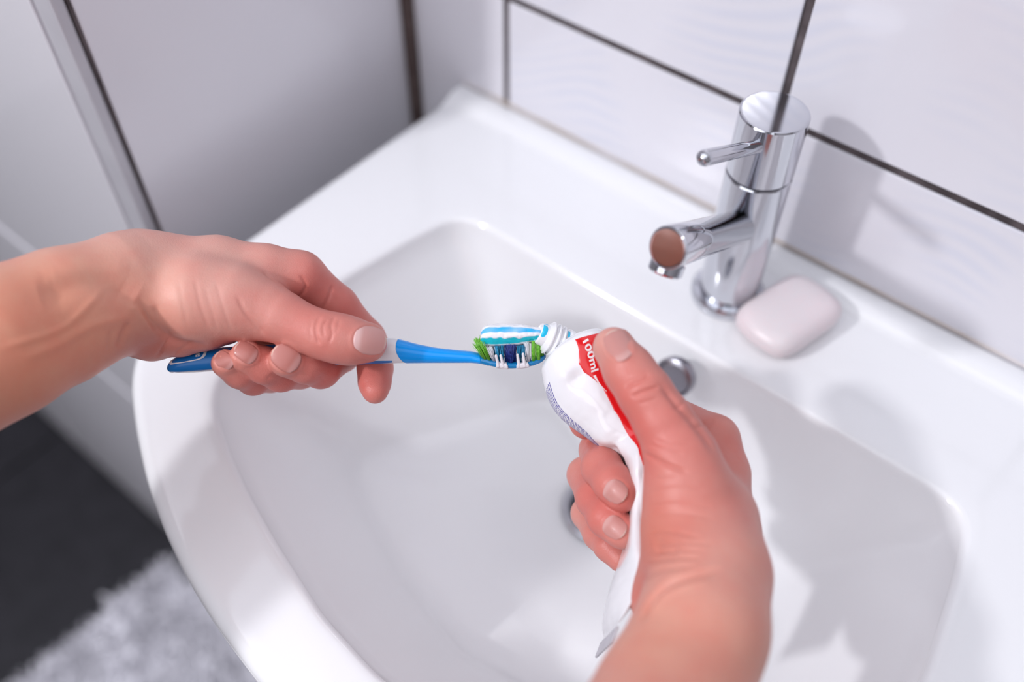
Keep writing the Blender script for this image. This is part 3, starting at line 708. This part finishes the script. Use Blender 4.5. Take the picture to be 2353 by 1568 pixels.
def brush_pt(u, t, off=0.):
    """surface point; t angle from bristle side (0) over the viewer's side (90 deg)"""
    a, b, hw = (np.interp(u, _us, _pc[k]) for k in (1, 2, 3)); hw = hw / 1000
    vc = (a + b) / 2; hv = (b - a) / 2; c, s = math.cos(t), math.sin(t)
    head = float(sstep(1095, 1150, u)); e = lerp(2.2, 4.0, head)
    # the tilt lets the near edge drop a little: take it out of the half height
    hv = max(hv - hw * math.sin(TILT) / SB * (.55 if head < .5 else .75) * (1 if u > 395 else .3), 2.)
    r = (abs(c) ** e + abs(s) ** e) ** (-1 / e)
    p = BR(u, vc - r * c * hv, r * s * hw)
    if off: p = p + (bY * c * .8 + bZ * s) * off
    return p
def loft_faces(rows, n): return grid_faces(len(rows), n)
brush = empty('toothbrush', tuple(BR(880, 810, 0)))
tag(brush, 'blue and white toothbrush with green, white and navy bristles held in one hand', 'toothbrush')
NT = 56; TH_ = np.linspace(0, 2 * np.pi, NT, endpoint=False)
def ub(t): return 909 + 11 * (1 - math.cos(t)) + 6 * math.cos(t) ** 2 * (1 if math.cos(t) > 0 else 1) - 3 * math.sin(t) ** 2
rows = [[brush_pt(lerp(381.2, ub(t), s ** 1.0 if s > .05 else s), t) for t in TH_] for s in np.concatenate([np.linspace(0, .06, 14), np.linspace(.07, 1, 110)])]
vs = np.array(rows).reshape(-1, 3); fs = grid_faces(len(rows), NT) + [tuple(range(NT)), tuple(range(len(vs) - NT, len(vs)))]
fix(obj('handle', vs, fs, M_white, brush))
rows = [[brush_pt(lerp(ub(t) - 1.5, ub(t) + 4, 0), t, -.0006) for t in TH_], [brush_pt(ub(t) - 1.2, t, .00018) for t in TH_]] + \
       [[brush_pt(lerp(ub(t), 1105, s), t, .00022 * (1 - s)) for t in TH_] for s in np.linspace(0, 1, 60)]
vs = np.array(rows).reshape(-1, 3); fs = grid_faces(len(rows), NT) + [tuple(range(NT)), tuple(range(len(vs) - NT, len(vs)))]
fix(obj('neck', vs, fs, M_blue, brush))
rows = [[brush_pt(u, t) for t in TH_] for u in np.concatenate([np.linspace(1104.8, 1225, 50), np.linspace(1227, 1255, 20)])]
vs = np.array(rows).reshape(-1, 3); fs = grid_faces(len(rows), NT) + [tuple(range(NT)), tuple(range(len(vs) - NT, len(vs)))]
fix(obj('head_plate', vs, fs, M_clear, brush))
def patch(name, fn, n1, n2, m, par, thick=.0003):
    """thin inlay laid on a surface; fn(a, b, off) with a, b in 0..1"""
    top = np.array([[fn(a, b, 0) for b in np.linspace(0, 1, n2)] for a in np.linspace(0, 1, n1)]).reshape(-1, 3)
    bot = np.array([[fn(a, b, -thick) for b in np.linspace(0, 1, n2)] for a in np.linspace(0, 1, n1)]).reshape(-1, 3)
    f1 = grid_faces(n1, n2, False); n_ = n1 * n2
    f2 = [tuple(q + n_ for q in reversed(f)) for f in f1]
    rim = [j for j in range(n2)] + [i * n2 + n2 - 1 for i in range(1, n1)] + [(n1 - 1) * n2 + j for j in range(n2 - 2, -1, -1)] + [i * n2 for i in range(n1 - 2, 0, -1)]
    side = [(rim[k], rim[(k + 1) % len(rim)], rim[(k + 1) % len(rim)] + n_, rim[k] + n_) for k in range(len(rim))]
    o = obj(name, np.vstack([top, bot]), f1 + f2 + side, m, par); fix(o); return o
rad = math.radians
# blue rubber inlay at the tail, stripe along the lower edge
patch('grip_inlay', lambda a, b, o: brush_pt(384 + 270 * a, rad(lerp(5, 128, b)) if a > .05 else rad(lerp(5 + 50 * (1 - a / .05), 128 - 20 * (1 - a / .05), b)), .0003 + o), 60, 20, M_bluedark, brush)
patch('stripe_inlay', lambda a, b, o: brush_pt(lerp(770, 903, a), rad(lerp(118 + 8 * a, 150 - 12 * a ** 3, b)), .00025 + o), 30, 6, M_bluedark, brush)
# white rounded frame with a blue letter on the inlay
def ring_patch(name, cu, ct, ru, rt, wdt, m, par):
    n = 40; vs = []
    for k in range(n):
        a = 2 * math.pi * k / n
        for q, o_ in ((1, .0005), (1 - wdt, .0005)):
            c, s = math.cos(a), math.sin(a); e = (abs(c)**3 + abs(s)**3) ** (-1 / 3)
            vs.append(brush_pt(cu + ru * q * c * e, rad(ct + rt * q * s * e), o_))
    fs = [(2 * k, 2 * k + 1, (2 * k + 3) % (2 * n), (2 * k + 2) % (2 * n)) for k in range(n)]
    return obj(name, vs, fs, m, par)
ring_patch('label_frame', 436, 40, 44, 32, .16, M_white, brush)
def letter_on(name, txt, fn, m, par, size=1.):
    cu = bpy.data.curves.new('txt', 'FONT'); cu.body = txt; cu.size = size; cu.resolution_u = 3; cu.offset = .026 * size
    o = bpy.data.objects.new('txt', cu); C.objects.link(o); dg = bpy.context.evaluated_depsgraph_get(); me = bpy.data.meshes.new_from_object(o.evaluated_get(dg))
    bpy.data.objects.remove(o)
    bm = bmesh.new(); bm.from_mesh(me); bmesh.ops.triangulate(bm, faces=bm.faces)
    for _ in range(2):
        lng = [e for e in bm.edges if e.calc_length() > size * .22]
        if lng: bmesh.ops.subdivide_edges(bm, edges=lng, cuts=1); bmesh.ops.triangulate(bm, faces=[f for f in bm.faces if len(f.verts) > 3])
    for v in bm.verts: v.co = Vector(fn(v.co.x, v.co.y))
    bm.to_mesh(me); bm.free(); return link(name, me, m, par, False)
letter_on('printed_letter', 'a', lambda x, y: brush_pt(455 + x * 26, rad(52 - y * 40), .0005), M_white, brush)
# clips: white rubber bands with two prongs on either side
def tube_mesh(pts, rs, n=10, capend=True):
    pts = np.asarray(pts, float); vs = []
    for i, p in enumerate(pts):
        d = pts[min(i + 1, len(pts) - 1)] - pts[max(i - 1, 0)]; x, y, _ = frame(d)
        for k in range(n):
            t = 2 * math.pi * k / n; vs.append(p + rs[i] * (x * math.cos(t) + y * math.sin(t)))
    return vs, grid_faces(len(pts), n) + [tuple(range(n))[::-1], tuple(range(len(vs) - n, len(vs)))]
def join(list_):
    V_, F_ = [], []
    for v, f in list_:
        k = len(V_); V_ += list(v); F_ += [tuple(q + k for q in ff) for ff in f]
    return V_, F_
for (ua, ub_, prongs) in ((1140, 1166, ((1140.5, 806, 1146), (1151, 806, 1157))), (1186.5, 1214, ((1189, 804, 1193), (1201.5, 802, 1206)))):
    patch('rubber_clip', lambda a, b, o, ua=ua, ub_=ub_: brush_pt(lerp(ua, ub_, a) + (1.5 - 3 * a) * (1 if abs(b - .5) > .4 else 0) + (3.5 * a) * (1 - abs(2 * b - 1)), rad(lerp(42, 318, b)), .0006 + o), 10, 40, M_rubber, brush, .0009)
    for (ut, vt, ubm) in prongs:
        for zs_ in (1, -1):
            z = .0070 * zs_
            vb = 836
            n_ = 10; q = [BR(lerp(ubm, ut, s), lerp(vb, vt + 4, s), z) for s in np.linspace(0, 1, n_)]
            rs = [lerp(.00082, .00068, s) for s in np.linspace(0, 1, n_)]
            for a in (30, 60, 80, 89): q.append(BR(ut, vt + 4 - 3.2 * math.sin(rad(a)), z)); rs.append(.00068 * math.cos(rad(a)))
            v_, f_ = tube_mesh(q, rs, 12); fix(obj('rubber_prong', v_, f_, M_rubber, brush))
rng = np.random.default_rng(11)
def tuft(name, ub_, ut, vt, z, m, r0=.00075, nf=30, splay=.0006, zt=None, rf=.00011, jit=1.):
    parts = []; vb = prof_at(ub_)[0] + 7
    for i in range(nf):
        a = i * 2.39996; rr = r0 * math.sqrt((i + .5) / nf); du, dz = rr * math.cos(a), rr * math.sin(a); k = 1 + splay / r0
        b = BR(ub_, vb, z) + bX * du + bZ * dz
        zz = z if zt is None else zt
        t = BR(ut, vt + rng.normal(0, 1.1) * jit, zz) + bX * (du * k + rng.normal(0, .00018) * jit) + bZ * (dz * k + rng.normal(0, .00018) * jit)
        mid = (b + t) / 2 + bX * rng.normal(0, .00006)
        parts.append(tube_mesh([b, mid, t], [rf, rf, rf * .8], 5))
    v_, f_ = join(parts); return obj(name, v_, f_, m, brush)
zrow = (-.0048, -.0016, .0016, .0048)
for k, z in enumerate(zrow):
    for (ub_, ut, vt) in ((1115, 1096, 786), (1124.5, 1107, 784)):
        tuft('bristle_tuft', ub_ + (0 if k % 2 else 1), ut + rng.uniform(-2, 2), vt + rng.uniform(-4, 2), z, M_green, .0008, 34, .0007, z * 1.25, jit=1.8)
    tuft('bristle_tuft', 1136, 1124, 792, z, M_bw, .0006, 34, .0013, z * 1.1)
    for (ub_, ut) in ((1146, 1141), (1155, 1152), (1193, 1193), (1203, 1201)):
        tuft('bristle_tuft', ub_, ut, 790, z, M_teal, .0008, 26, .0003)
    tuft('bristle_tuft', 1215, 1210, 783, z, M_bw, .0006, 34, .0008)
    for (ub_, ut) in ((1226, 1226), (1237, 1236.5), (1246, 1244)):
        if ub_ > 1240 and abs(z) > .004: continue
        tuft('bristle_tuft', ub_, ut, 779, z, M_green, .00085, 34, .0001, rf=.00014, jit=.4)
for z in (-.0042, 0, .0046):
    tuft('bristle_tuft', 1174, 1173, 787, z, M_navy, .0010, 60, .0016, rf=.00014)
tuft('bristle_tuft', 1166, 1163, 790, .0030, M_navy, .0009, 40, .0004, rf=.00014)
tuft('bristle_tuft', 1182, 1181, 790, .0030, M_navy, .0009, 40, .0004, rf=.00014)

# ------------------------------------------------------------------ striped toothpaste
M_paste = mat('striped_paste', (.9, .9, .92), .22, spec=.5, coat=.3, Subsurface_Weight=.25); BS(M_paste).inputs['Subsurface Radius'].default_value = (.002, .002, .002)
at_ = N(M_paste, 'ShaderNodeAttribute', attribute_name='tint'); L(M_paste, at_.outputs['Color'], BS(M_paste).inputs['Base Color'])
pp = np.array([(1103.5, 777, 1.0, .8), (1105, 776, 13, 3.0), (1109, 774, 20, 4.2), (1117, 772.5, 24.5, 5.0), (1130, 771.5, 25.5, 5.5), (1150, 771, 25.5, 5.6), (1172, 770.5, 25, 5.6), (1195, 769.5, 23, 5.4), (1212, 769, 20.5, 5.0), (1226, 769, 17.5, 4.4), (1236, 769, 15.5, 3.8), (1246, 770, 14, 3.4)])
ps = catmull(pp, 110); npz = 96; vs = []; cs = []
WHT = np.array((.90, .89, .93)); BLU = np.array((.03, .50, .93)); TEA = np.array((.01, .56, .68))
for i, (u, v, rv, rz) in enumerate(ps):
    tt_ = i / (len(ps) - 1)
    for k in range(npz):
        t = 2 * math.pi * k / npz; c, s = math.cos(t), math.sin(t)
        p = BR(u, v - rv * c * (1 if c > 0 else 1.02), rz * s / 1000)
        nn = bY * c + bZ * s
        h = noise.noise(Vector(p * 420)) * .00028 + noise.noise(Vector(p * 1100)) * .00010
        dg_ = math.degrees(t)
        wv1 = 3.5 * noise.noise(Vector((u * .05, 1.3, 0))) * 2; wv2 = 5 * noise.noise(Vector((u * .07, 7.7, 0))) * 2
        def band(a0, a1, w1, w2, x=dg_, sft=2.5): return float(sstep(a0 + w1 - sft, a0 + w1 + sft, x) * (1 - sstep(a1 + w2 - sft, a1 + w2 + sft, x)))
        endf = float(sstep(.06, .11, tt_))
        b1 = band(30, 62, wv1, wv2 * .5) * endf; b2 = band(92, 126, wv2 * 1.3, wv1) * float(sstep(.01, .04, tt_)); b3 = band(330, 352, wv1, wv2) + band(215, 260, wv1, wv2)
        fadeb = .86 + .28 * noise.noise(Vector((u * .03, dg_ * .02, 3))); fadeb = min(fadeb, 1)
        col = WHT * (1 - b1) + (BLU * fadeb + WHT * (1 - fadeb)) * b1; col = col * (1 - b2) + TEA * b2; col = col * (1 - min(b3, 1)) + BLU * min(b3, 1)
        h -= .00022 * (band(30, 62, wv1, wv2 * .5, sft=6) + band(92, 126, wv2, wv1, sft=6))
        vs.append(p + nn * h); cs.append(col)
fs = grid_faces(len(ps), npz) + [tuple(range(npz)), tuple(range(len(vs) - npz, len(vs)))]
paste = obj('toothpaste_strand', vs, fs, M_paste); fix(paste)
a = paste.data.color_attributes.new('tint', 'FLOAT_COLOR', 'POINT'); a.data.foreach_set('color', np.column_stack([np.array(cs), np.ones(len(cs))]).astype(np.float32).ravel())
tag(paste, 'white, blue and teal striped toothpaste lying on the bristles', 'toothpaste')

# ------------------------------------------------------------------ toothpaste tube
M_tube = mat('white_laminate', (.88, .88, .91), .16, spec=.5, coat=.4)
M_red = mat('red_print', (.78, .008, .012), .18, spec=.5, coat=.4)
M_ink = mat('navy_print', (.17, .16, .45), .3); M_inkl = mat('pale_lilac_print', (.45, .44, .68), .3)
M_wink = mat('white_print', (.92, .85, .86), .3)
# centre u, v, depth, half-width vector (du px, dv px, dd m), half thickness mm
TS = np.array([
    (1296, 793, .4490, 26, -21, .000, 6.2), (1303, 797, .4485, 50, -36, .000, 10.5), (1312, 803, .4480, 67, -46, .000, 13.5), (1323, 818, .4475, 77, -45, -.001, 14.5),
    (1343, 860, .4460, 91, -36, -.002, 14.5), (1362, 905, .4440, 94, -32, -.004, 13.0), (1388, 950, .4420, 88, -24, -.006, 11.5), (1412, 985, .4400, 66, -20, -.009, 10.0),
    (1434, 1018, .4390, 48, -12, -.014, 8.0), (1452, 1052, .4385, 26, -8, -.019, 5.6), (1463, 1100, .4375, 13, -2, -.021, 4.8), (1467, 1160, .4360, 6, 0, -.021, 4.6), (1465, 1230, .4290, 6, -1, -.022, 4.8),
    (1456, 1290, .4200, 18, -6, -.022, 5.4), (1439, 1340, .4140, 32, -11, -.021, 5.2), (1421, 1395, .4120, 33, -18, -.019, 4.2), (1409, 1430, .4125, 26, -19, -.018, 2.4), (1404, 1447, .4130, 19, -18, -.0175, .9), (1401, 1456, .4130, 20, -19, -.0175, .45), (1398, 1464, .4130, 20, -20, -.0175, .40)])
NSt = 150
TT = catmull(TS, NSt)
TC = PN(TT[:, :3]); TWv = PN(TT[:, :3] + TT[:, 3:6]) - TC
Tax = np.gradient(TC, axis=0); Tax /= np.linalg.norm(Tax, axis=1)[:, None]
TNv = np.cross(TWv, Tax); TNv /= np.linalg.norm(TNv, axis=1)[:, None]
TNv *= np.sign((TNv * -FWD).sum(1))[0]                      # front normal faces the viewer at the shoulder
for i in range(1, NSt):
    if TNv[i] @ TNv[i - 1] < 0: TNv[i] *= -1
TNv *= (TT[:, 6] / 1000)[:, None]
TAN_M = Tax
def tube_pt(s, t, off=0.):
    """s 0..1 along, t degrees: 0 = right edge, 90 = front middle, 180 = left edge"""
    x = np.clip(s, 0, 1) * (NSt - 1); i = min(int(x), NSt - 2); f = x - i
    c = lerp(TC[i], TC[i + 1], f); w_ = lerp(TWv[i], TWv[i + 1], f); n_ = lerp(TNv[i], TNv[i + 1], f)
    e = lerp(2.0, 1.6, float(sstep(.15, .4, s))) + 2.6 * float(sstep(.39, .45, s)) * (1 - float(sstep(.60, .74, s))); tr_ = math.radians(t); co, si = math.cos(tr_), math.sin(tr_)
    r = (abs(co) ** e + abs(si) ** e) ** (-1 / e)
    nn = n_ / (np.linalg.norm(n_) + 1e-9)
    ww = w_ / (np.linalg.norm(w_) + 1e-9)
    d = 0.
    # dents and folds of the squeezed laminate
    def dent(s0, t0, ws, wt, h): return h * math.exp(-((s - s0) / ws) ** 2 - (((t - t0 + 180) % 360 - 180) / wt) ** 2)
    d += dent(.222, 99, .020, 11, -1.5e-3) + dent(.20, 118, .03, 14, .6e-3) + dent(.29, 80, .04, 18, .4e-3)
    d += dent(.375, 95, .03, 25, .8e-3) + dent(.55, 40, .02, 30, -.7e-3) + dent(.60, 5, .015, 20, -.8e-3) + dent(.52, 0, .012, 20, -.7e-3)
    k_ = float(sstep(.16, .3, s)) * (1 - float(sstep(.9, .97, s)))
    p0 = c + w_ * co * r + n_ * si * r
    d += -2.6e-3 * float(sstep(.385, .425, s) * (1 - sstep(.475, .53, s)) * sstep(70, 88, t) * (1 - sstep(112, 138, t)))
    d += k_ * (.00012 * noise.noise(Vector(p0 * 140)) + .00010 * noise.noise(Vector((p0[0] * 330, p0[1] * 330, s * 40))))
    nv = ww * co * (np.linalg.norm(n_)) + nn * si * np.linalg.norm(w_); nv = nv / (np.linalg.norm(nv) + 1e-9)
    return p0 + nv * (d + off)
tube = empty('toothpaste_tube', tuple(TC[50]))
tag(tube, 'squeezed white toothpaste tube with a red band, open nozzle above the bristles', 'toothpaste tube')
NR = 260; NTt = 128
vs = [tube_pt(i / (NR - 1), 360 * k / NTt) for i in range(NR) for k in range(NTt)]
fs = grid_faces(NR, NTt) + [tuple(range(NTt)), tuple(range(len(vs) - NTt, len(vs)))]
fix(obj('tube_body', vs, fs, M_tube, tube))
# crimped end strip
M_crimp = mat('crimp_grey', (.62, .60, .65), .3)
cr = []
for j in range(7):
    for k in range(41):
        q = -1 + k / 20; c = TC[-1] + Tax[-1] * (.0012 * j - .0008) + TWv[-1] * q * .98
        cr.append(c + TNv[-1] / np.linalg.norm(TNv[-1]) * (.0002 * math.sin(k * 2.2) + .00035))
n_ = len(cr); cr += [np.array(c) - TNv[-1] / np.linalg.norm(TNv[-1]) * .0009 for c in cr]
f1 = grid_faces(7, 41, False); fs = f1 + [tuple(q + n_ for q in reversed(f)) for f in f1]
rim = [j for j in range(41)] + [i * 41 + 40 for i in range(1, 7)] + [6 * 41 + j for j in range(39, -1, -1)] + [i * 41 for i in range(5, 0, -1)]
fs += [(rim[k], rim[(k + 1) % len(rim)], rim[(k + 1) % len(rim)] + n_, rim[k] + n_) for k in range(len(rim))]
fix(obj('crimped_end', cr, fs, M_crimp, tube))
# red printed field: from under the thumb down the right edge
def red_left(s): return np.interp(s, [.085, .12, .158, .19, .215, .24, .263, .316, .368, .42, .47, .5], [76, 80, 82, 90, 88, 78, 70, 66, 52, 36, 18, 0])
def redfn(a, b, o):
    s = lerp(.094 + .045 * min(b * 2.6, 1), .50, a) + .0 * b; tl = red_left(s); return tube_pt(s, lerp(tl, -70, b), .00022 + o)
patch('red_label', redfn, 150, 80, M_red, tube, .0002)
ARC = np.concatenate([[0], np.cumsum(np.linalg.norm(np.diff(TC, axis=0), axis=1))]); SS = np.linspace(0, 1, NSt)
def text_fn(s0, t0, ks, kt):
    a0 = np.interp(s0, SS, ARC); return lambda x, y: tube_pt(float(np.interp(a0 + x * ks, ARC, SS)), t0 + 3.5 * x + y * kt, .0003)
letter_on('printed_lettering', '100ml', text_fn(.102, 70, .0066, -14), M_wink, tube)
cr_ = []
for a in np.linspace(0, 1, 16):
    s = .232 + .040 * a; t = 76 - 3 * a - 6 * a * a; wdt = 1.5 * (1 - a) ** 2.2 + .4
    cr_ += [tube_pt(s, t + wdt, .0003), tube_pt(s, t - wdt, .0003)]
obj('printed_swoosh', cr_, [(2 * i, 2 * i + 1, 2 * i + 3, 2 * i + 2) for i in range(15)], M_wink, tube, False)
# rows of tiny navy small print along the left edge
rng = np.random.default_rng(3); parts = []
for ln in range(15):
    t0_ = 146 + 4.6 * ln; s = .200 + .004 * ln
    while s < .60:
        wl_ = rng.uniform(.005, .014); q_ = float(sstep(.24, .42, s)); t = t0_ - q_ * (22 + 1.0 * ln)
        hq = (1.05 if ln < 2 else .7) * rng.uniform(.8, 1.1)
        v4 = [tube_pt(s, t - hq, .00016), tube_pt(s, t + hq, .00016), tube_pt(s + wl_ / 2, t + hq, .00016), tube_pt(s + wl_ / 2, t - hq, .00016), tube_pt(s + wl_, t + hq, .00016), tube_pt(s + wl_, t - hq, .00016)]
        parts.append((v4, [(0, 1, 2, 3), (3, 2, 4, 5)])); s += wl_ + rng.uniform(.0010, .0018)
for ln in range(5):                                             # more small print near the crimp
    s = .70
    while s < .90:
        wl_ = rng.uniform(.006, .014); t = 186 + 7 * ln
        parts.append(([tube_pt(s, t - 1.2, .0002), tube_pt(s, t + 1.2, .0002), tube_pt(s + wl_, t + 1.2, .0002), tube_pt(s + wl_, t - 1.2, .0002)], [(0, 1, 2, 3)])); s += wl_ + .002
v_, f_ = join(parts); tag(obj('small_print', v_, f_, M_ink, tube, False), kind='stuff')
# nozzle: threaded neck
nb = P(1297, 793, .4490); nt = P(1236, 765, .4455); nd = nt - nb; nl = np.linalg.norm(nd)
pr = [(-.002, .0080), (.0004, .0082), (.0012, .0074)]
for k in range(3):
    h0 = .0022 + k * .0027
    pr += [(h0, .0069), (h0 + .0004, .0072), (h0 + .0009, .0082), (h0 + .0014, .0082), (h0 + .0019, .0072)]
pr += [(.0104, .0068), (.0108, .0055), (nl - .0008, .0052), (nl - .0002, .0049), (nl, .0044), (nl - .0004, .0036), (nl - .003, .0034)]
lathe('nozzle', nb, nd, pr, M_tube, tube, 64, True, True, 60)
# smears of blue paste on the nozzle
def smear(name, h0, h1, a0, a1, r, col):
    x, y, d = frame(nd); vs = []
    for i in range(10):
        for k in range(12):
            h = lerp(h0, h1, i / 9); a = rad(lerp(a0, a1, k / 11)); e = (1 - (2 * i / 9 - 1) ** 2) * (1 - (2 * k / 11 - 1) ** 2)
            vs.append(nb + d * h + (x * math.cos(a) + y * math.sin(a)) * (r + .0005 * e ** .5))
    return obj(name, vs, grid_faces(10, 12, False), col, tube)
M_bp = mat('blue_paste', (.01, .58, .90), .2, coat=.4)
xx, yy, _ = frame(nd)
def ang_of(vec): return math.degrees(math.atan2(vec @ yy, vec @ xx))
av = ang_of(-FWD)
au = ang_of(UP)
mid = ang_of(-FWD * .8 + UP * .45)
smear('paste_smear', nl - .0036, nl - .0004, mid - 50, mid + 44, .0050, M_bp)
mid = ang_of(-FWD * .1 + UP); smear('paste_smear', nl - .0040, nl - .0008, mid - 22, mid + 16, .0050, M_bp)
mid = ang_of(-FWD * .6 + UP * .6); smear('paste_smear', .0009, .0020, mid - 28, mid + 24, .0073, M_bp)
